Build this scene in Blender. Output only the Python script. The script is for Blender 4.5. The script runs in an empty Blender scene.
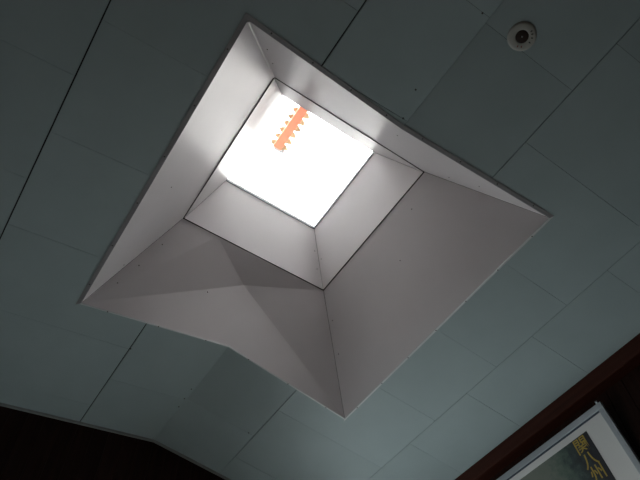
import bpy, bmesh, math, random
from mathutils import Vector, Matrix
random.seed(7)
S = bpy.context.scene
COL = S.collection

# ------------------------------------------------------------------ camera, world, light
K = 1.46            # metres per survey unit
CZ = 1.5            # eye height above the floor
ROT = ((0.55841584, 0.69607466, 0.45127798),
       (0.82919545, -0.45220167, -0.32855525),
       (-0.02463033, 0.5576681, -0.82969852))
cam = bpy.data.cameras.new('camera')
cam.sensor_width = 36.0
cam.lens = 614.42 / 640 * 36.0
cam.clip_start = 0.02
co = bpy.data.objects.new('camera', cam)
COL.objects.link(co)
co.matrix_world = Matrix.Translation((0, 0, CZ)) @ Matrix(ROT).to_4x4()
S.camera = co

S.view_settings.view_transform = 'Standard'
S.view_settings.look = 'None'
S.view_settings.gamma = 1.0
S.view_settings.use_curve_mapping = False
S.view_settings.exposure = 0.0

SKY = 14.5           # radiance of the overcast sky
GROUND = 4.5       # radiance of the ground outside
w = bpy.data.worlds.new('overcast')
S.world = w
w.use_nodes = True
nt = w.node_tree
bg = nt.nodes['Background']
tc = nt.nodes.new('ShaderNodeTexCoord')
sx = nt.nodes.new('ShaderNodeSeparateXYZ')
mr = nt.nodes.new('ShaderNodeMapRange')
mr.inputs['From Min'].default_value = -0.05
mr.inputs['From Max'].default_value = 0.05
mr.clamp = True
mx = nt.nodes.new('ShaderNodeMix')
mx.data_type = 'RGBA'
mx.inputs['A'].default_value = (GROUND * 0.95, GROUND, GROUND * 1.03, 1)
mx.inputs['B'].default_value = (SKY, SKY * 0.985, SKY * 1.0, 1)
nt.links.new(tc.outputs['Generated'], sx.inputs[0])
nt.links.new(sx.outputs['Z'], mr.inputs['Value'])
nt.links.new(mr.outputs[0], mx.inputs['Factor'])
nt.links.new(mx.outputs['Result'], bg.inputs['Color'])
bg.inputs['Strength'].default_value = 1.0

sun_l = bpy.data.lights.new('hazy_sun', 'SUN')
sun_l.energy = 14.0
sun_l.angle = math.radians(32)
sun_l.color = (1.0, 0.97, 0.95)
sun = bpy.data.objects.new('hazy_sun', sun_l)
COL.objects.link(sun)
sun.rotation_mode = 'QUATERNION'
sun.rotation_quaternion = Vector((-0.46, 0.56, 0.70)).to_track_quat('Z', 'Y')

def portal(name, loc, rot, sxx, syy):
    """Marks a window opening so that the daylight through it is sampled well; it gives no light itself."""
    l = bpy.data.lights.new(name, 'AREA')
    l.shape = 'RECTANGLE'
    l.size = sxx
    l.size_y = syy
    l.cycles.is_portal = True
    o = bpy.data.objects.new(name, l)
    COL.objects.link(o)
    o.location = loc
    o.rotation_euler = rot
    return o

# ------------------------------------------------------------------ helpers
def P(x, y, z):
    """survey units (eye at the origin) to metres"""
    return Vector((x * K, y * K, z * K + CZ))

def link(name, me, mat=None, parent=None):
    o = bpy.data.objects.new(name, me)
    COL.objects.link(o)
    if mat and not me.materials:
        me.materials.append(mat)
    if parent:
        o.parent = parent
    return o

def mesh_from(name, verts, faces):
    me = bpy.data.meshes.new(name)
    me.from_pydata([tuple(v) for v in verts], [], faces)
    bm = bmesh.new()
    bm.from_mesh(me)
    bmesh.ops.recalc_face_normals(bm, faces=bm.faces)
    bm.to_mesh(me)
    bm.free()
    return me

class MB:
    """collects solids into one mesh"""
    def __init__(self):
        self.v = []
        self.f = []
    def prism(self, poly, d):
        n = len(poly)
        b = len(self.v)
        self.v += [Vector(p) for p in poly] + [Vector(p) + Vector(d) for p in poly]
        self.f.append(list(range(b, b + n)))
        self.f.append(list(range(b + 2 * n - 1, b + n - 1, -1)))
        for i in range(n):
            j = (i + 1) % n
            self.f.append([b + i, b + n + i, b + n + j, b + j])
        return self
    def box(self, a, c):
        x0, y0, z0 = a
        x1, y1, z1 = c
        return self.prism([(x0, y0, z0), (x1, y0, z0), (x1, y1, z0), (x0, y1, z0)], (0, 0, z1 - z0))
    def lathe(self, prof, n=32, origin=(0, 0, 0)):
        b = len(self.v)
        o = Vector(origin)
        for r, z in prof:
            for i in range(n):
                a = 2 * math.pi * i / n
                self.v.append(o + Vector((r * math.cos(a), r * math.sin(a), z)))
        for k in range(len(prof) - 1):
            for i in range(n):
                j = (i + 1) % n
                self.f.append([b + k * n + i, b + k * n + j, b + (k + 1) * n + j, b + (k + 1) * n + i])
        self.f.append([b + i for i in range(n)][::-1])
        self.f.append([b + (len(prof) - 1) * n + i for i in range(n)])
        return self
    def mesh(self, name):
        return mesh_from(name, self.v, self.f)
    def build(self, name, mat, parent=None, bevel=0.0):
        o = link(name, self.mesh(name), mat, parent)
        if bevel:
            m = o.modifiers.new('bevel', 'BEVEL')
            m.width = bevel
            m.segments = 2
            m.limit_method = 'ANGLE'
        return o

def empty(name, loc=(0, 0, 0)):
    o = bpy.data.objects.new(name, None)
    COL.objects.link(o)
    o.location = loc
    o.empty_display_size = 0.1
    return o

def tag(o, label=None, cat=None, group=None, kind=None):
    if label:
        o['label'] = label
    if cat:
        o['category'] = cat
    if group:
        o['group'] = group
    if kind:
        o['kind'] = kind
    return o

def parent_keep(o, p):
    """children of an empty at p.location: shift mesh so world position stays"""
    o.parent = p
    o.matrix_parent_inverse = Matrix.Translation(-p.location)

# ------------------------------------------------------------------ materials
def material(name, col, rough=0.5, metal=0.0, spec=0.5, var=0.0, scale=3.0, stretch=(1, 1, 1), bump=0.0,
             bscale=40.0, per_object=0.0, col2=None, coat=0.0):
    m = bpy.data.materials.new(name)
    m.use_nodes = True
    t = m.node_tree
    b = t.nodes['Principled BSDF']
    b.inputs['Base Color'].default_value = (*col, 1)
    b.inputs['Roughness'].default_value = rough
    b.inputs['Metallic'].default_value = metal
    b.inputs['Specular IOR Level'].default_value = spec
    b.inputs['Coat Weight'].default_value = coat
    b.inputs['Coat Roughness'].default_value = 0.15
    tcn = t.nodes.new('ShaderNodeTexCoord')
    mp = t.nodes.new('ShaderNodeMapping')
    mp.inputs['Scale'].default_value = stretch
    t.links.new(tcn.outputs['Object'], mp.inputs['Vector'])
    if var or per_object:
        nz = t.nodes.new('ShaderNodeTexNoise')
        nz.inputs['Scale'].default_value = scale
        nz.inputs['Detail'].default_value = 5
        nz.inputs['Roughness'].default_value = 0.6
        t.links.new(mp.outputs[0], nz.inputs['Vector'])
        mix = t.nodes.new('ShaderNodeMix')
        mix.data_type = 'RGBA'
        c2 = col2 or tuple(c * (1 - var) for c in col)
        mix.inputs['A'].default_value = (*col, 1)
        mix.inputs['B'].default_value = (*c2, 1)
        rmp = t.nodes.new('ShaderNodeMapRange')
        rmp.inputs['From Min'].default_value = 0.3
        rmp.inputs['From Max'].default_value = 0.7
        t.links.new(nz.outputs['Fac'], rmp.inputs['Value'])
        t.links.new(rmp.outputs[0], mix.inputs['Factor'])
        out = mix.outputs['Result']
        if per_object:
            oi = t.nodes.new('ShaderNodeObjectInfo')
            r2 = t.nodes.new('ShaderNodeMapRange')
            r2.inputs['To Min'].default_value = 1 - per_object
            r2.inputs['To Max'].default_value = 1 + per_object
            t.links.new(oi.outputs['Random'], r2.inputs['Value'])
            hs = t.nodes.new('ShaderNodeHueSaturation')
            t.links.new(r2.outputs[0], hs.inputs['Value'])
            t.links.new(out, hs.inputs['Color'])
            out = hs.outputs['Color']
        t.links.new(out, b.inputs['Base Color'])
    if bump:
        nb = t.nodes.new('ShaderNodeTexNoise')
        nb.inputs['Scale'].default_value = bscale
        nb.inputs['Detail'].default_value = 4
        t.links.new(mp.outputs[0], nb.inputs['Vector'])
        bp = t.nodes.new('ShaderNodeBump')
        bp.inputs['Strength'].default_value = bump
        bp.inputs['Distance'].default_value = 0.01
        t.links.new(nb.outputs['Fac'], bp.inputs['Height'])
        t.links.new(bp.outputs[0], b.inputs['Normal'])
    return m

M_board = material('painted_board', (0.425, 0.525, 0.535), 0.55, var=0.08, scale=2.5, per_object=0.035, bump=0.04, bscale=60)
M_gap = material('dark_backing', (0.03, 0.03, 0.03), 0.9)
M_sheet = material('painted_sheet_metal', (0.695, 0.662, 0.672), 0.40, metal=0.125, spec=0.0, var=0.05, scale=2.2, bump=0.22, bscale=3.5)
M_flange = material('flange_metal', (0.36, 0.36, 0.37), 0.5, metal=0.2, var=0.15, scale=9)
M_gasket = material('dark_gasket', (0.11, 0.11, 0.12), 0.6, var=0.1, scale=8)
M_flange_lit = material('lit_flange_metal', (0.74, 0.76, 0.76), 0.5, metal=0.2, var=0.1, scale=9)  # lit copy of the flange metal: window light put into the paler colour
M_frame = material('frame_metal', (0.42, 0.42, 0.44), 0.45, metal=0.3, var=0.08, scale=6)
M_screw = material('screw_steel', (0.10, 0.095, 0.09), 0.45, metal=0.6, var=0.1, scale=30)
M_timber = material('dark_timber', (0.02, 0.014, 0.011), 0.8, var=0.3, scale=4, stretch=(1, 1, 8))
M_orange = material('orange_paint', (0.78, 0.22, 0.125), 0.55, var=0.12, scale=12)
M_filler = material('yellowed_filler', (0.50, 0.40, 0.24), 0.8, var=0.25, scale=15)
M_filler.node_tree.nodes['Principled BSDF'].inputs['Transmission Weight'].default_value = 0.08
M_plank = material('dark_wood_plank', (0.030, 0.0115, 0.008), 0.65, var=0.5, scale=3.0, stretch=(14, 14, 0.7), per_object=0.10, spec=0.12)
M_beam = material('reddish_dark_wood', (0.062, 0.017, 0.010), 0.5, spec=0.15, var=0.4, scale=3.0, stretch=(0.6, 14, 14))
M_trim = material('grey_cornice', (0.33, 0.34, 0.335), 0.5, var=0.1, scale=6)
M_floor = material('floor_boards', (0.26, 0.225, 0.19), 0.4, var=0.3, scale=3, stretch=(0.6, 10, 10))
M_plaster = material('pale_plaster', (0.42, 0.41, 0.38), 0.9, var=0.06, scale=4)
M_alu = material('silver_frame', (0.46, 0.50, 0.53), 0.38, metal=0.5, var=0.06, scale=5)
M_line = material('dark_fillet', (0.05, 0.07, 0.10), 0.5, var=0.1, scale=5)
M_mat = material('white_mat', (0.66, 0.66, 0.65), 0.75, var=0.04, scale=8)
M_gold = material('gold_lettering', (0.42, 0.30, 0.05), 0.6, var=0.25, scale=60)
M_white = material('off_white_plastic', (0.56, 0.57, 0.52), 0.5, var=0.06, scale=20)
M_brown = material('dark_brown_plastic', (0.035, 0.018, 0.014), 0.4, var=0.2, scale=30)
M_mark = material('black_print', (0.03, 0.03, 0.03), 0.6, var=0.1, scale=30)
M_red = material('red_print', (0.28, 0.09, 0.07), 0.6, var=0.1, scale=30)

def glass_material(name, tint=(1, 1, 1)):
    m = bpy.data.materials.new(name)
    m.use_nodes = True
    t = m.node_tree
    t.nodes.clear()
    o = t.nodes.new('ShaderNodeOutputMaterial')
    tr = t.nodes.new('ShaderNodeBsdfTransparent')
    tr.inputs['Color'].default_value = (*tint, 1)
    gl = t.nodes.new('ShaderNodeBsdfGlossy')
    gl.inputs['Roughness'].default_value = 0.02
    fr = t.nodes.new('ShaderNodeFresnel')
    fr.inputs['IOR'].default_value = 1.45
    mx_ = t.nodes.new('ShaderNodeMixShader')
    t.links.new(fr.outputs[0], mx_.inputs[0])
    t.links.new(tr.outputs[0], mx_.inputs[1])
    t.links.new(gl.outputs[0], mx_.inputs[2])
    t.links.new(mx_.outputs[0], o.inputs[0])
    return m

M_glass = glass_material('clear_glass', (0.95, 0.97, 0.96))

M_poly = bpy.data.materials.new('translucent_polycarbonate')
M_poly.use_nodes = True
_t = M_poly.node_tree
_t.nodes.clear()
_o = _t.nodes.new('ShaderNodeOutputMaterial')
_a = _t.nodes.new('ShaderNodeBsdfTransparent')
_a.inputs['Color'].default_value = (0.97, 0.97, 0.96, 1)
_b = _t.nodes.new('ShaderNodeBsdfTranslucent')
_b.inputs['Color'].default_value = (0.95, 0.95, 0.93, 1)
_m = _t.nodes.new('ShaderNodeMixShader')
_m.inputs[0].default_value = 0.3
_t.links.new(_a.outputs[0], _m.inputs[1])
_t.links.new(_b.outputs[0], _m.inputs[2])
_t.links.new(_m.outputs[0], _o.inputs[0])

def art_material():
    m = bpy.data.materials.new('misty_print')
    m.use_nodes = True
    t = m.node_tree
    b = t.nodes['Principled BSDF']
    b.inputs['Roughness'].default_value = 0.5
    tcn = t.nodes.new('ShaderNodeTexCoord')
    sep = t.nodes.new('ShaderNodeSeparateXYZ')
    t.links.new(tcn.outputs['Object'], sep.inputs[0])
    nz = t.nodes.new('ShaderNodeTexNoise')
    nz.inputs['Scale'].default_value = 22
    nz.inputs['Detail'].default_value = 6
    nz.inputs['Roughness'].default_value = 0.65
    t.links.new(tcn.outputs['Object'], nz.inputs['Vector'])
    # distance from the right edge of the print, broken up by the noise
    ad = t.nodes.new('ShaderNodeMath')
    ad.operation = 'MULTIPLY_ADD'
    ad.inputs[1].default_value = 0.36
    t.links.new(nz.outputs['Fac'], ad.inputs[0])
    t.links.new(sep.outputs['X'], ad.inputs[2])
    cr = t.nodes.new('ShaderNodeValToRGB')
    e = cr.color_ramp.elements
    W = 0.62
    mrr = t.nodes.new('ShaderNodeMapRange')
    mrr.inputs['From Min'].default_value = -0.62
    mrr.inputs['From Max'].default_value = 0.14
    t.links.new(ad.outputs[0], mrr.inputs['Value'])
    t.links.new(mrr.outputs[0], cr.inputs[0])
    e[0].position = 0.0
    e[0].color = (0.19, 0.20, 0.17, 1)
    e[1].position = 1.0
    e[1].color = (0.018, 0.019, 0.026, 1)
    for pos, c in ((0.60, (0.155, 0.18, 0.15, 1)), (0.76, (0.075, 0.115, 0.095, 1)), (0.86, (0.032, 0.05, 0.05, 1))):
        k = cr.color_ramp.elements.new(pos)
        k.color = c
    t.links.new(cr.outputs[0], b.inputs['Base Color'])
    return m
M_art = art_material()

# ------------------------------------------------------------------ survey numbers (units)
SLOPE = 0.1413
T = math.tan(SLOPE)
YR = 0.766                                # ridge
HR = 1.9908
YWR, YWL = 2.06, 2 * YR - 2.06            # eaves
XG, XF = -2.522, 2.75                     # gable walls
H0 = 1.9                                  # level of the opening's corners
OX0, OX1, OY0, OY1 = -1.797, -0.4925, 0.128, 1.4045
H1 = 2.425                                # rim between flare and shaft
RX0, RX1, RY0, RY1 = -1.562, -0.765, 0.3645, 1.1445
H2 = 2.752                                # top of the shaft
GX0, GX1, GY0, GY1 = -1.457, -0.918, 0.489, 1.026
MX0 = OX0 + (RX0 - OX0) * (HR - H0) / (H1 - H0)   # where the end faces meet the ridge
BUCKLE = 0.060                            # outward dent of the near sheet at its crease apex (metres)
APZ = 2.285
_ck = (RX0 - OX0) / (H1 - H0)
MX0 -= BUCKLE / K * math.sqrt(1 + _ck * _ck) * (HR - H0) / (APZ - H0)
MX1 = OX1 + (RX1 - OX1) * (HR - H0) / (H1 - H0)

def zc(y):
    return HR - T * abs(y - YR)

# ------------------------------------------------------------------ ceiling: backing and panels
def split(poly, a, b):
    """split a convex 2-D polygon by the line a->b: (left part, right part)"""
    L, R = [], []
    def side(p):
        return (b[0] - a[0]) * (p[1] - a[1]) - (b[1] - a[1]) * (p[0] - a[0])
    n = len(poly)
    for i in range(n):
        p, q = poly[i], poly[(i + 1) % n]
        sp, sq = side(p), side(q)
        if sp >= -1e-9:
            L.append(p)
        if sp <= 1e-9:
            R.append(p)
        if sp * sq < -1e-15:
            k = sp / (sp - sq)
            x = (p[0] + (q[0] - p[0]) * k, p[1] + (q[1] - p[1]) * k)
            L.append(x)
            R.append(x)
    return L, R

def area(poly):
    return 0.5 * abs(sum(poly[i][0] * poly[(i + 1) % len(poly)][1] - poly[(i + 1) % len(poly)][0] * poly[i][1] for i in range(len(poly))))

HOLE_L = [(OX0, OY0), (OX1, OY0), (MX1, YR), (MX0, YR)]          # counter-clockwise in plan
HOLE_R = [(MX0, YR), (MX1, YR), (OX1, OY1), (OX0, OY1)]

def minus(poly, hole):
    out = []
    rest = poly
    for i in range(4):
        ins, outs = split(rest, hole[i], hole[(i + 1) % 4])
        if len(outs) > 2 and area(outs) > 1e-6:
            out.append(outs)
        rest = ins
        if len(rest) < 3 or area(rest) < 1e-6:
            break
    return out

def rect(x0, x1, y0, y1):
    return [(x0, y0), (x1, y0), (x1, y1), (x0, y1)]

def slab(mb, poly, lift, thick):
    mb.prism([P(x, y, zc(y)) + Vector((0, 0, lift)) for x, y in poly], (0, 0, thick))

back = MB()
for hole, r in ((HOLE_L, rect(XG - 0.05, XF + 0.05, YWL - 0.08, YR)), (HOLE_R, rect(XG - 0.05, XF + 0.05, YR, YWR + 0.08))):
    for pc in minus(r, hole):
        slab(back, pc, 0.011, 0.03)
ceiling = back.build('ceiling', M_gap)
tag(ceiling, 'low gabled ceiling of pale green-grey boards', kind='structure')

def panel(x0, x1, y0, y1, gx, ga, gb):
    """one board, its joint half-widths (metres): gx across, ga/gb at the low/high y side"""
    r = rect(x0 + gx / K, x1 - gx / K, y0 + ga / K, y1 - gb / K)
    pcs = minus(r, HOLE_L if y1 <= YR + 1e-6 else HOLE_R)
    pcs = [p for p in pcs if area(p) > 1e-5]
    if not pcs:
        return
    mb = MB()
    dz = random.uniform(-0.0003, 0.0003)
    for p in pcs:
        slab(mb, p, dz, 0.009)
    mb.build('ceiling_panel', M_board, ceiling)

def column(y0, y1, seams, ga, gb, gx=0.0008):
    s = sorted(seams)
    s = [XG] + [v for v in s if XG + 0.02 < v < XF - 0.02] + [XF]
    for a, b in zip(s[:-1], s[1:]):
        panel(a, b, y0, y1, gx, ga, gb)

def series(start, pitch, lo=-3, hi=14):
    return [start + pitch * i for i in range(lo, hi)]

S1, S2, S3, S4 = -0.229, 0.398, 1.136, 1.731
column(YWL, S1, series(-0.913, 0.4225), 0, 0.0036)
column(S1, S2, series(-1.547, 0.4175), 0.0036, 0.0036)
column(S2, YR, series(-2.178, 0.418), 0.0036, 0.0008)
column(YR, S3, series(-2.172, 0.413), 0.0008, 0.0022)
column(S3, S4, series(-1.953, 0.4065), 0.0022, 0.0013)
column(S4, YWR, series(-1.735, 0.4025), 0.0013, 0)

# nail heads along the ridge joint and beside the seams
nail_me = MB().lathe([(0.0, 0), (0.005, 0), (0.005, -0.002), (0.003, -0.0035), (0.0, -0.0035)], 8).mesh('nail_head')
nail_me.materials.append(M_screw)
for x, y in ((-2.17, 0.755), (-2.095, 0.752), (-2.235, 0.758), (-0.505, 0.745), (-2.17, 1.105), (-0.40, 0.715), (-0.09, 0.735), (-1.96, 0.402)):
    o = link('nail_head', nail_me, None, ceiling)
    o.location = P(x, y, zc(y))

# ------------------------------------------------------------------ walls, floor
def wall_gable(name, x, d, holes, planks):
    zt = lambda y: zc(y) * K + CZ + 0.02
    y0, y1 = (YWL - 0.03) * K, (YWR + 0.03) * K
    mb = MB()
    # strips around the window holes (holes are metres: y0, y1, z0, z1)
    ys = sorted({y0, YR * K, y1} | {h[0] for h in holes} | {h[1] for h in holes})
    for a, b in zip(ys[:-1], ys[1:]):
        hs = [h for h in holes if h[0] <= a + 1e-6 and h[1] >= b - 1e-6]
        z = 0.0
        for h in hs:
            mb.prism([(x, a, z), (x, b, z), (x, b, h[2]), (x, a, h[2])], (d, 0, 0))
            z = h[3]
        mb.prism([(x, a, z), (x, b, z), (x, b, zt(b / K)), (x, a, zt(a / K))], (d, 0, 0))
    o = mb.build(name, M_timber)
    tag(o, kind='structure')
    if planks:
        n = 36
        pw = (y1 - y0) / n
        for i in range(n):
            a, b = y0 + i * pw + 0.0008, y0 + (i + 1) * pw - 0.0008
            th = 0.012 + random.uniform(-0.001, 0.001)
            segs = [(0.0, None)]
            for h in holes:
                if a < h[1] and b > h[0]:
                    segs = [(0.0, h[2]), (h[3], None)]
            for z0, z1 in segs:
                t0 = zt(a / K) - 0.024 if z1 is None else z1
                t1 = zt(b / K) - 0.024 if z1 is None else z1
                MB().prism([(x, a, z0), (x, b, z0), (x, b, t1), (x, a, t0)], (th * (-1 if d > 0 else 1), 0, 0)).build('plank', M_plank, o)
    return o

WG = (1.95, 2.92, 1.2, 3.85)     # tall unseen window, added at the gable's right end to light the ceiling
gable = wall_gable('wall_gable', XG * K - 0.014, -0.10, [WG], True)
gable['label'] = 'dark brown vertical wood plank gable wall'
back_wall = wall_gable('wall_back', XF * K, 0.10, [], False)

def side_wall(name, y, d, holes):
    z1 = zc(YWR) * K + CZ + 0.03
    x0, x1 = XG * K - 0.1, XF * K + 0.1
    mb = MB()
    xs = sorted({x0, x1} | {h[0] for h in holes} | {h[1] for h in holes})
    for a, b in zip(xs[:-1], xs[1:]):
        hs = [h for h in holes if h[0] <= a + 1e-6 and h[1] >= b - 1e-6]
        z = 0.0
        for h in hs:
            mb.prism([(a, y, z), (b, y, z), (b, y, h[2]), (a, y, h[2])], (0, d, 0))
            z = h[3]
        mb.prism([(a, y, z), (b, y, z), (b, y, z1), (a, y, z1)], (0, d, 0))
    o = mb.build(name, M_timber)
    tag(o, kind='structure')
    n = int((x1 - x0) / 0.12)
    pw = (x1 - x0) / n
    for i in range(n):
        a, b = x0 + i * pw + 0.0018, x0 + (i + 1) * pw - 0.0018
        segs = [(0.0, z1 - 0.03)]
        for h in holes:
            if a < h[1] and b > h[0]:
                segs = [(0.0, h[2]), (h[3], z1 - 0.03)]
        for z0, zz in segs:
            MB().prism([(a, y, z0), (b, y, z0), (b, y, zz), (a, y, zz)], (0, -0.01 if d > 0 else 0.01, 0)).build('plank', M_plank, o)
    return o

WL = (-3.3, -1.7, 0.9, 2.5)      # low unseen window, added in the left wall to light the right slope
WR = (-3.4, -2.25, 1.0, 3.0)       # low unseen window, added in the right wall to light the left slope
YW = (YWR + 0.05) * K
wall_right = side_wall('wall_right', YW, 0.10, [WR])
wall_right['label'] = 'dark brown plank wall below the eave beam'
wall_left = side_wall('wall_left', YWL * K, -0.10, [WL])

floor = MB().box((XG * K - 0.1, YWL * K - 0.1, -0.1), (XF * K + 0.1, YW + 0.1, 0.0)).build('floor', M_floor)
tag(floor, kind='structure')

# added window units, out of view, sized and placed to light the ceiling
def window(name, axis, pos, a0, a1, z0, z1, nmull):
    mb = MB()
    def bar(u0, u1, v0, v1, t=0.04):
        if axis == 'x':
            mb.box((pos - t / 2, u0, v0), (pos + t / 2, u1, v1))
        else:
            mb.box((u0, pos - t / 2, v0), (u1, pos + t / 2, v1))
    f = 0.05
    bar(a0, a1, z0, z0 + f); bar(a0, a1, z1 - f, z1)
    bar(a0, a0 + f, z0 + f, z1 - f); bar(a1 - f, a1, z0 + f, z1 - f)
    for i in range(1, nmull):
        u = a0 + (a1 - a0) * i / nmull
        bar(u - f / 2, u + f / 2, z0 + f, z1 - f)
    o = mb.build(name, M_frame)
    tag(o, kind='structure')
    pn = MB()
    if axis == 'x':
        pn.box((pos - 0.002, a0 + 0.01, z0 + 0.01), (pos + 0.002, a1 - 0.01, z1 - 0.01))
    else:
        pn.box((a0 + 0.01, pos - 0.002, z0 + 0.01), (a1 - 0.01, pos + 0.002, z1 - 0.01))
    pn.build('pane', M_glass, o)
    return o

window('added_window_1', 'x', XG * K - 0.08, *WG, 2)
portal('added_window_portal', (XG * K - 0.13, (WG[0] + WG[1]) / 2, (WG[2] + WG[3]) / 2), (0, -math.pi / 2, 0), WG[3] - WG[2], WG[1] - WG[0])
window('added_window_2', 'y', YWL * K - 0.06, *WL, 3)
portal('added_window_portal', ((WL[0] + WL[1]) / 2, YWL * K - 0.12, (WL[2] + WL[3]) / 2), (math.pi / 2, 0, 0), WL[1] - WL[0], WL[3] - WL[2])

window('added_window_3', 'y', YW + 0.06, *WR, 2)
portal('added_window_portal', ((WR[0] + WR[1]) / 2, YW + 0.12, (WR[2] + WR[3]) / 2), (-math.pi / 2, 0, 0), WR[1] - WR[0], WR[3] - WR[2])

# cornice strips on the gable wall and the eave beam on the right wall
for n, (ya, yb) in ((1, (YWL, YR)), (2, (YR, YWR))):
    xw = XG * K
    pa, pb = P(XG, ya, zc(ya)), P(XG, yb, zc(yb))
    dn = Vector((0, 0, -0.020))
    t = MB().prism([pa, pb, pb + dn, pa + dn], (0.012, 0, 0)).build('trim_%d' % n, M_trim, None, 0.003)
    tag(t, kind='structure')
    t['label'] = 'thin grey cornice strip along the gable ceiling edge'

yb_ = (YWR - 0.014) * K
ze = zc(YWR - 0.014) * K + CZ
beam = MB().box((XG * K, yb_, ze - 0.105), (XF * K, YW, ze + 0.02)).build('trim_3', M_beam, None, 0.006)
tag(beam, 'dark reddish wooden eave beam under the ceiling', kind='structure')

# ------------------------------------------------------------------ skylight
CXY = (0.5 * (OX0 + OX1), YR)
sky = empty('skylight', P(CXY[0], CXY[1], H0))
tag(sky, 'square skylight with flared sheet metal shaft in the ceiling ridge', 'skylight')

def child(mb, name, mat, bevel=0.0, label=None, smooth=False):
    o = mb.build(name, mat, None, bevel)
    parent_keep(o, sky)
    if label:
        o['label'] = label
    return o

def inset(poly, d):
    """shrink a planar convex polygon by d (metres)"""
    c = sum(poly, Vector()) / len(poly)
    n = (poly[1] - poly[0]).cross(poly[2] - poly[0]).normalized()
    out = []
    m = len(poly)
    for i in range(m):
        a, b, e = poly[i - 1], poly[i], poly[(i + 1) % m]
        u, v = (b - a).normalized(), (e - b).normalized()
        n1, n2 = n.cross(u), n.cross(v)
        if n1.dot(c - b) < 0:
            n1, n2 = -n1, -n2
        k = (n1 + n2) / (1 + n1.dot(n2))
        out.append(b + k * d)
    return out

LEDGE = 0.007
# corner points, order: near-left D, far-left A, far-right B, near-right C
out_ = [P(OX0, OY0, H0), P(OX1, OY0, H0), P(OX1, OY1, H0), P(OX0, OY1, H0)]
def rim_at(d):
    d = d / K
    return [P(RX0 - d, RY0 - d, H1), P(RX1 + d, RY0 - d, H1), P(RX1 + d, RY1 + d, H1), P(RX0 - d, RY1 + d, H1)]
rim_ = rim_at(LEDGE / 2)            # top of the flare
rims_ = rim_at(-LEDGE / 2)          # bottom of the upper shaft: a narrow dark ledge lies between the two
top_ = [P(GX0, GY0, H2), P(GX1, GY0, H2), P(GX1, GY1, H2), P(GX0, GY1, H2)]
axis_c = sum(out_, Vector()) / 4
DEPTH = 0.0016

def outward(poly):
    n = (poly[1] - poly[0]).cross(poly[2] - poly[1]).normalized()
    c = sum(poly, Vector()) / len(poly)
    h = c - axis_c
    h.z = 0
    return n if n.dot(h) > 0 else -n

# side flare faces (left and right): plane trapezoids
for i in (0, 2):
    a, b = out_[i], out_[(i + 1) % 4]
    c, d = rim_[(i + 1) % 4], rim_[i]
    poly = inset([a, b, c, d], 0.0013)
    child(MB().prism(poly, outward(poly) * DEPTH), 'flare_panel', M_sheet)

# far flare face: trapezoid notched by the ridge
def notch(i, mxx):
    a, b = out_[i], out_[(i + 1) % 4]
    c, d = rim_[(i + 1) % 4], rim_[i]
    ridge = P(mxx, YR, HR)
    return a, ridge, b, c, d
a, r_, b, c, d = notch(1, MX1)
up = Vector((0, 0, 0.0))
pl = inset([a, b, c, d], 0.0013)
far = [pl[0], r_, pl[1], pl[2], pl[3]]
ow = outward(pl)
mb = MB()
mb.prism([far[0], far[1], far[4]], ow * DEPTH)
mb.prism([far[1], far[3], far[4]], ow * DEPTH)
mb.prism([far[1], far[2], far[3]], ow * DEPTH)
child(mb, 'flare_panel', M_sheet)

# near flare face: the sheet is buckled outwards along two creases that run up from its lower corners
a, r_, b, c, d = notch(3, MX0)          # a = near-right C, b = near-left D, c = rim near-left, d = rim near-right
pl = inset([a, b, c, d], 0.0013)
ow = outward(pl)
pc_, pd_ = pl[0], pl[1]
rl, rr = pl[2], pl[3]
def on_face(y, z):
    k = (z - H0) / (H1 - H0)
    return P(OX0 + (RX0 - OX0) * k, y, z)
apex = on_face(0.752, APZ) + ow * BUCKLE
k = (0.545 - RY0) / (RY1 - RY0)
pt = rl + (rr - rl) * k
mb = MB()
fv = [pc_, pd_, r_, apex, rl, pt, rr]
b0 = [v for v in fv]
tri = [(0, 3, 2), (2, 3, 1), (1, 3, 5), (1, 5, 4), (0, 6, 3), (6, 5, 3)]
mb.v = b0 + [v + ow * DEPTH for v in b0]
mb.f = [list(t) for t in tri] + [[x + 7 for x in t][::-1] for t in tri]
loop = [0, 2, 1, 4, 5, 6]
for i in range(6):
    p, q = loop[i], loop[(i + 1) % 6]
    mb.f.append([p, q, q + 7, p + 7])
child(mb, 'flare_panel', M_sheet)

# upper shaft panels
for i in range(4):
    a, b = rims_[i], rims_[(i + 1) % 4]
    c, d = top_[(i + 1) % 4], top_[i]
    poly = inset([a, b, c, d], 0.0010)
    child(MB().prism(poly, outward(poly) * DEPTH), 'shaft_panel', M_sheet)

# dark timber lining behind the sheets
def lining(poly, tris, n):
    m = MB()
    for t in tris:
        m.prism([poly[k] for k in t], n * 0.02)
    child(m, 'timber_lining', M_timber)
for lo, hi in ((out_, rim_), (rim_, top_)):
    for i in range(4):
        a, b = lo[i], lo[(i + 1) % 4]
        c, d = hi[(i + 1) % 4], hi[i]
        n = outward([a, b, c, d])
        e = (b - a).normalized() * (0.14 if lo is out_ else 0.10)
        off = n * (0.085 if lo is out_ else 0.05)
        vv = Vector((0, 0, 0.03 if lo is out_ else -0.05))
        if lo is out_ and i in (1, 3):
            r_ = P(MX1 if i == 1 else MX0, YR, HR)
            lining([a + off - e + vv, r_ + off + vv, b + off + e + vv, c + off + e, d + off - e], [(0, 1, 4), (1, 3, 4), (1, 2, 3)], n)
        else:
            lining([a + off - e + vv, b + off + e + vv, c + off + e, d + off - e], [(0, 1, 2, 3)], n)

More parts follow.
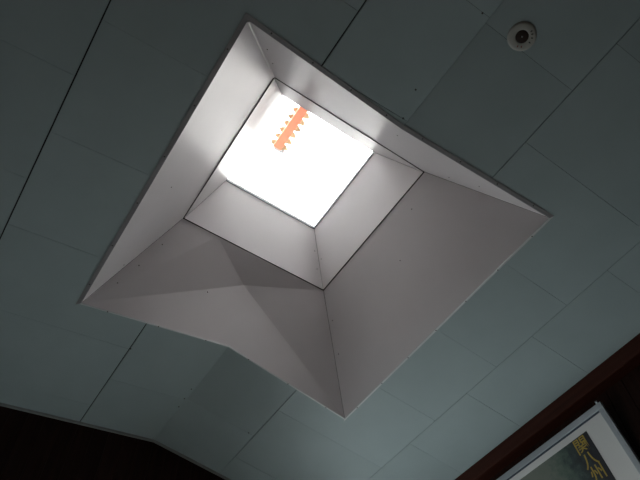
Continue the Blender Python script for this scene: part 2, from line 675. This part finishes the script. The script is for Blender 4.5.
zr = H1 * K + CZ
for x0, x1, y0, y1 in ((RX0 - 0.16, RX1 + 0.16, RY0 - 0.16, RY0), (RX0 - 0.16, RX1 + 0.16, RY1, RY1 + 0.16),
                       (RX0 - 0.16, RX0, RY0, RY1), (RX1, RX1 + 0.16, RY0, RY1)):
    child(MB().box((x0 * K, y0 * K, zr + 0.012), (x1 * K, y1 * K, zr + 0.04)), 'rim_board', M_timber)

# flange strips screwed to the boards around the opening
FW = 0.024
def on_ceiling(x, y, lift):
    return P(x, y, zc(y)) + Vector((0, 0, lift))
f_ = FW / K
def strip(pts_in, pts_out, mat=M_flange):
    m = MB()
    for j in range(len(pts_in) - 1):
        q = [on_ceiling(*pts_in[j], -0.001), on_ceiling(*pts_in[j + 1], -0.001), on_ceiling(*pts_out[j + 1], -0.001), on_ceiling(*pts_out[j], -0.001)]
        m.prism(q, (0, 0, -0.0025))
    return child(m, 'flange', mat)
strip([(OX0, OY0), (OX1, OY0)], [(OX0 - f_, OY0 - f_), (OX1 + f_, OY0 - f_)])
strip([(OX0, OY1), (OX1, OY1)], [(OX0 - f_, OY1 + f_ * 0.45), (OX1 + f_, OY1 + f_ * 0.45)], M_flange_lit)
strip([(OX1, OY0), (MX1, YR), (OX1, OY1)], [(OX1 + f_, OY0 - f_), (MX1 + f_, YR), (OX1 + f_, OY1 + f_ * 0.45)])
strip([(OX0, OY0), (MX0, YR), (OX0, OY1)], [(OX0 - f_ * 0.35, OY0 - f_ * 0.35), (MX0 - f_ * 0.35, YR), (OX0 - f_ * 0.35, OY1 + f_ * 0.35)], M_flange_lit)

# screw heads
scr_me = MB().lathe([(0.0, 0), (0.0042, 0), (0.0042, 0.001), (0.0028, 0.0026), (0.0, 0.003)], 8).mesh('screw')
scr_me.materials.append(M_screw)
def screw(pos, nrm):
    o = link('screw', scr_me)
    o.rotation_mode = 'QUATERNION'
    o.rotation_quaternion = Vector((0, 0, 1)).rotation_difference(nrm)
    o.location = pos
    parent_keep(o, sky)
def flange_screws(p, q, n):
    for i in range(n):
        t = (i + 0.5) / n
        x, y = p[0] + (q[0] - p[0]) * t, p[1] + (q[1] - p[1]) * t
        screw(on_ceiling(x, y, -0.0035), Vector((0, 0, -1)))
h_ = f_ * 0.55
flange_screws((OX0, OY0 - h_), (OX1, OY0 - h_), 6)
flange_screws((OX0, OY1 + h_ * 0.45), (OX1, OY1 + h_ * 0.45), 7)
flange_screws((OX1 + h_, OY0), (MX1 + h_, YR), 4)
flange_screws((MX1 + h_, YR), (OX1 + h_, OY1), 4)
flange_screws((OX0 - h_ * 0.35, OY0), (MX0 - h_ * 0.35, YR), 3)
flange_screws((MX0 - h_ * 0.35, YR), (OX0 - h_ * 0.35, OY1), 3)
# along the hips, and one in the middle of each sheet
def face_pt(i, u, v, lo, hi):
    a, b = lo[i], lo[(i + 1) % 4]
    c, d = hi[(i + 1) % 4], hi[i]
    p = (a + (b - a) * u) * (1 - v) + (d + (c - d) * u) * v
    return p, -outward([a, b, c, d])
for i, u, v in ((0, 0.42, 0.35), (0, 0.03, 0.35), (1, 0.03, 0.35), (1, 0.03, 0.62), (1, 0.55, 0.4), (1, 0.9, 0.35), (1, 0.92, 0.65),
                (2, 0.45, 0.62), (2, 0.22, 0.86), (2, 0.97, 0.45), (2, 0.97, 0.72), (3, 0.965, 0.45), (3, 0.965, 0.7), (3, 0.97, 0.25)):
    p, n = face_pt(i, u, v, out_, rim_)
    screw(p, n)
p, n = face_pt(3, 0.66, 0.52, out_, rim_)
screw(p + ow * (BUCKLE * 0.62), n)
for i, u, v in ((3, 0.03, 0.3), (3, 0.03, 0.6), (2, 0.97, 0.45)):
    p, n = face_pt(i, u, v, rims_, top_)
    screw(p, n)

# hip bead at the far-left corner: folded edge of the left sheet
a, b = out_[1], rim_[1]
dr = (b - a).normalized()
s1 = Vector((0, 1, 0)).cross(dr).normalized()
m = MB()
r = 0.005
ring = [s1 * r, dr.cross(s1) * r, -s1 * r, -dr.cross(s1) * r]
cen = Vector((-0.004, 0.004, -0.002))
m.prism([a + cen + x for x in ring], (b - a) * 0.985)
child(m, 'hip_bead', M_sheet)

# frame on top of the shaft, pane, corrugated sheet above
FT = 0.035
l1, l2 = 0.0045, 0.001
g = [(GX0, GX1, GY0 - 0.09, GY0 + l2), (GX0, GX1, GY1 - l1, GY1 + 0.09), (GX0 - 0.09, GX0 + l1, GY0 - 0.09, GY1 + 0.09), (GX1 - l2, GX1 + 0.09, GY0 - 0.09, GY1 + 0.09)]
zt = H2 * K + CZ
for x0, x1, y0, y1 in g:
    child(MB().box((x0 * K, y0 * K, zt), (x1 * K, y1 * K, zt + FT)), 'pane_frame', M_gasket)
child(MB().box(((GX0 - .018) * K, (GY0 - .018) * K, zt + FT), ((GX1 + .018) * K, (GY1 + .018) * K, zt + FT + 0.004)), 'pane', M_glass)

PITCH = 0.076
zs = zt + 0.215
mb = MB()
NX = int(1.9 / (PITCH / 8))
for j, y in enumerate((GY0 * K - 0.55, GY1 * K + 0.55)):
    for i in range(NX + 1):
        x = GX0 * K - 0.55 + i * PITCH / 8
        mb.v.append(Vector((x, y, zs + 0.009 * math.cos(2 * math.pi * (i / 8.0)))))
for i in range(NX):
    mb.f.append([i, i + 1, NX + 1 + i + 1, NX + 1 + i])
sheet = child(mb, 'corrugated_sheet', M_poly)
for p_ in sheet.data.polygons:
    p_.use_smooth = True
xm, ym = (GX0 + GX1) / 2 * K, (GY0 + GY1) / 2 * K
portal('skylight_portal', (xm, ym, zt + FT + 0.02), (0, 0, 0), (GX1 - GX0) * K + 0.04, (GY1 - GY0) * K + 0.04)

# ------------------------------------------------------------------ roof beam over the pane
bx0, bx1 = -1.205 * K, (GX1 + 0.35) * K
by0, by1 = 0.610 * K, 0.655 * K
zb = 2.85 * K + CZ
rb = empty('roof_beam', ((bx0 + bx1) / 2, (by0 + by1) / 2, zb))
tag(rb, 'orange painted roof beam seen through the bright skylight', 'beam', kind='structure')
o = MB().box((bx0, by0, zb), (bx1, by1, zs - 0.012)).build('bar', M_orange, None, 0.002)
parent_keep(o, rb)
o = MB().box((bx0 - 0.02, by0 + 0.01, zb + 0.006), (bx0, by1 + 0.035, zs - 0.012)).build('end_plate', M_frame)
parent_keep(o, rb)
TP = 0.060
hb = (by1 - by0) / 2
tl = [Vector(v) for v in ((-0.029, -hb + 0.02, 0), (0.029, -hb + 0.02, 0), (0.024, -hb - 0.004, 0), (0.006, -hb - 0.026, 0), (-0.008, -hb - 0.034, 0), (-0.020, -hb - 0.006, 0))]
tr_ = [Vector((v.x, -v.y + (0.016 if i > 1 else 0.0), 0)) for i, v in enumerate(tl)]
tm = MB().prism(tl, (0, 0, 0.008)).prism(tr_, (0, 0, 0.008)).mesh('filler_block')
tm.materials.append(M_filler)
x = bx0 + 0.02
while x < bx1:
    o = link('filler_block', tm)
    o.location = (x, (by0 + by1) / 2, zb + 0.03)
    parent_keep(o, rb)
    x += TP

# ------------------------------------------------------------------ framed picture leaning out from the right wall
LEAN = math.atan(0.236)
pic_top = P(-0.920, 2.06 - 0.236 * (1.628 - 1.372), 1.628)
pic = empty('framed_picture', pic_top)
pic.rotation_euler = (LEAN + math.pi / 2, 0, 0)      # local x = along wall, local y = up the picture, local z = out of the wall
tag(pic, 'silver framed picture with white mat leaning out under the eave beam', 'picture')
cl = math.cos(LEAN)
PW, PH = 1.30, 0.70
def pc(mb, name, mat, bevel=0.0):
    return mb.build(name, mat, pic, bevel)
FB = 0.036
pc(MB().box((-PW, -FB, -0.022), (0, 0, 0.004)), 'frame_rail', M_alu, 0.003)
pc(MB().box((-PW, -PH, -0.022), (0, -PH + FB, 0.004)), 'frame_rail', M_alu, 0.003)
pc(MB().box((-FB, -PH + FB, -0.022), (0, -FB, 0.004)), 'frame_rail', M_alu, 0.003)
pc(MB().box((-PW, -PH + FB, -0.022), (-PW + FB, -FB, 0.004)), 'frame_rail', M_alu, 0.003)
L = 0.007
pc(MB().box((-PW + FB, -FB - L, -0.02), (-FB, -FB, -0.004)), 'fillet', M_line)
pc(MB().box((-PW + FB, -PH + FB, -0.02), (-FB, -PH + FB + L, -0.004)), 'fillet', M_line)
pc(MB().box((-PW + FB, -PH + FB, -0.0205), (-FB, -FB, -0.012)), 'mat_board', M_mat)
ax1, ay1 = -0.118 * K, -0.055 * K / cl
aw, ah = PW - 2 * 0.118 * K, PH - 2 * 0.055 * K / cl
art = MB().box((-aw, -ah, -0.012), (0, 0, -0.0108)).build('print', M_art, pic)
art.location = (ax1, ay1, 0)
def glyph(ch, cx, cy, size):
    cu = bpy.data.curves.new('character', 'FONT')
    cu.body = ch
    cu.size = size
    cu.align_x = 'CENTER'
    cu.align_y = 'CENTER'
    cu.extrude = 0.0004
    cu.offset = 0.0007
    tmp = bpy.data.objects.new('character', cu)
    COL.objects.link(tmp)
    bpy.context.view_layer.update()
    dg = bpy.context.evaluated_depsgraph_get()
    me = bpy.data.meshes.new_from_object(tmp.evaluated_get(dg))
    bpy.data.objects.remove(tmp)
    me.materials.clear()
    me.materials.append(M_gold)
    # centre on its own outline
    xs_ = [v.co.x for v in me.vertices]
    ys_ = [v.co.y for v in me.vertices]
    mxx, myy = (min(xs_) + max(xs_)) / 2, (min(ys_) + max(ys_)) / 2
    for v in me.vertices:
        v.co.x -= mxx
        v.co.y -= myy
    o = link('character', me, None, art)
    o.location = (cx, cy, -0.0105)
for ch, zc_ in (('\u95a2', 1.540), ('\u516b', 1.479), ('\u5dde', 1.426)):
    glyph(ch, (-1.087 + 0.920) * K - ax1, (zc_ - 1.628) * K / cl - ay1, 0.098)
pc(MB().box((-0.034, 0.0, -0.016), (-0.022, 0.022, -0.010)), 'hanging_hook', M_alu, 0.001)

# ------------------------------------------------------------------ round fixture on the ceiling
fx, fy = -0.073, 0.885
fix = empty('ceiling_detector', on_ceiling(fx, fy, 0))
fix.rotation_euler = (-SLOPE, 0, 0)
tag(fix, 'round off-white ceiling detector with dark centre beside the skylight', 'detector')
def fc(mb, name, mat):
    o = mb.build(name, mat, fix)
    for q in o.data.polygons:
        q.use_smooth = len(q.vertices) == 4
    return o
fc(MB().lathe([(0.030, -0.003), (0.031, -0.0065), (0.036, -0.007), (0.056, -0.006), (0.064, -0.004), (0.067, -0.001), (0.067, 0.0), (0.030, 0.0)], 48), 'base_ring', M_white)
fc(MB().lathe([(0.0, -0.006), (0.022, -0.006), (0.030, -0.0045), (0.0315, -0.002), (0.0, -0.002)], 40), 'sensor_cap', M_brown)
fc(MB().lathe([(0.0, -0.009), (0.003, -0.0085), (0.004, -0.006), (0.0, -0.006)], 12), 'indicator', M_frame)
mk = MB().box((-0.0025, -0.0045, -0.001), (0.0025, 0.0045, 0.001)).mesh('printed_mark')
mk.materials.append(M_mark)
mkr = mk.copy()
mkr.materials.clear()
mkr.materials.append(M_red)
for me_, ang in ((mk, 22), (mk, 40), (mk, 62), (mk, 90), (mkr, 142), (mkr, 164)):
    o = link('printed_mark', me_, None, fix)
    t_ = math.radians(ang)
    o.location = (0.046 * math.cos(t_), 0.046 * math.sin(t_), -0.0066)
    o.rotation_euler = (0, 0, t_ + math.pi / 2)
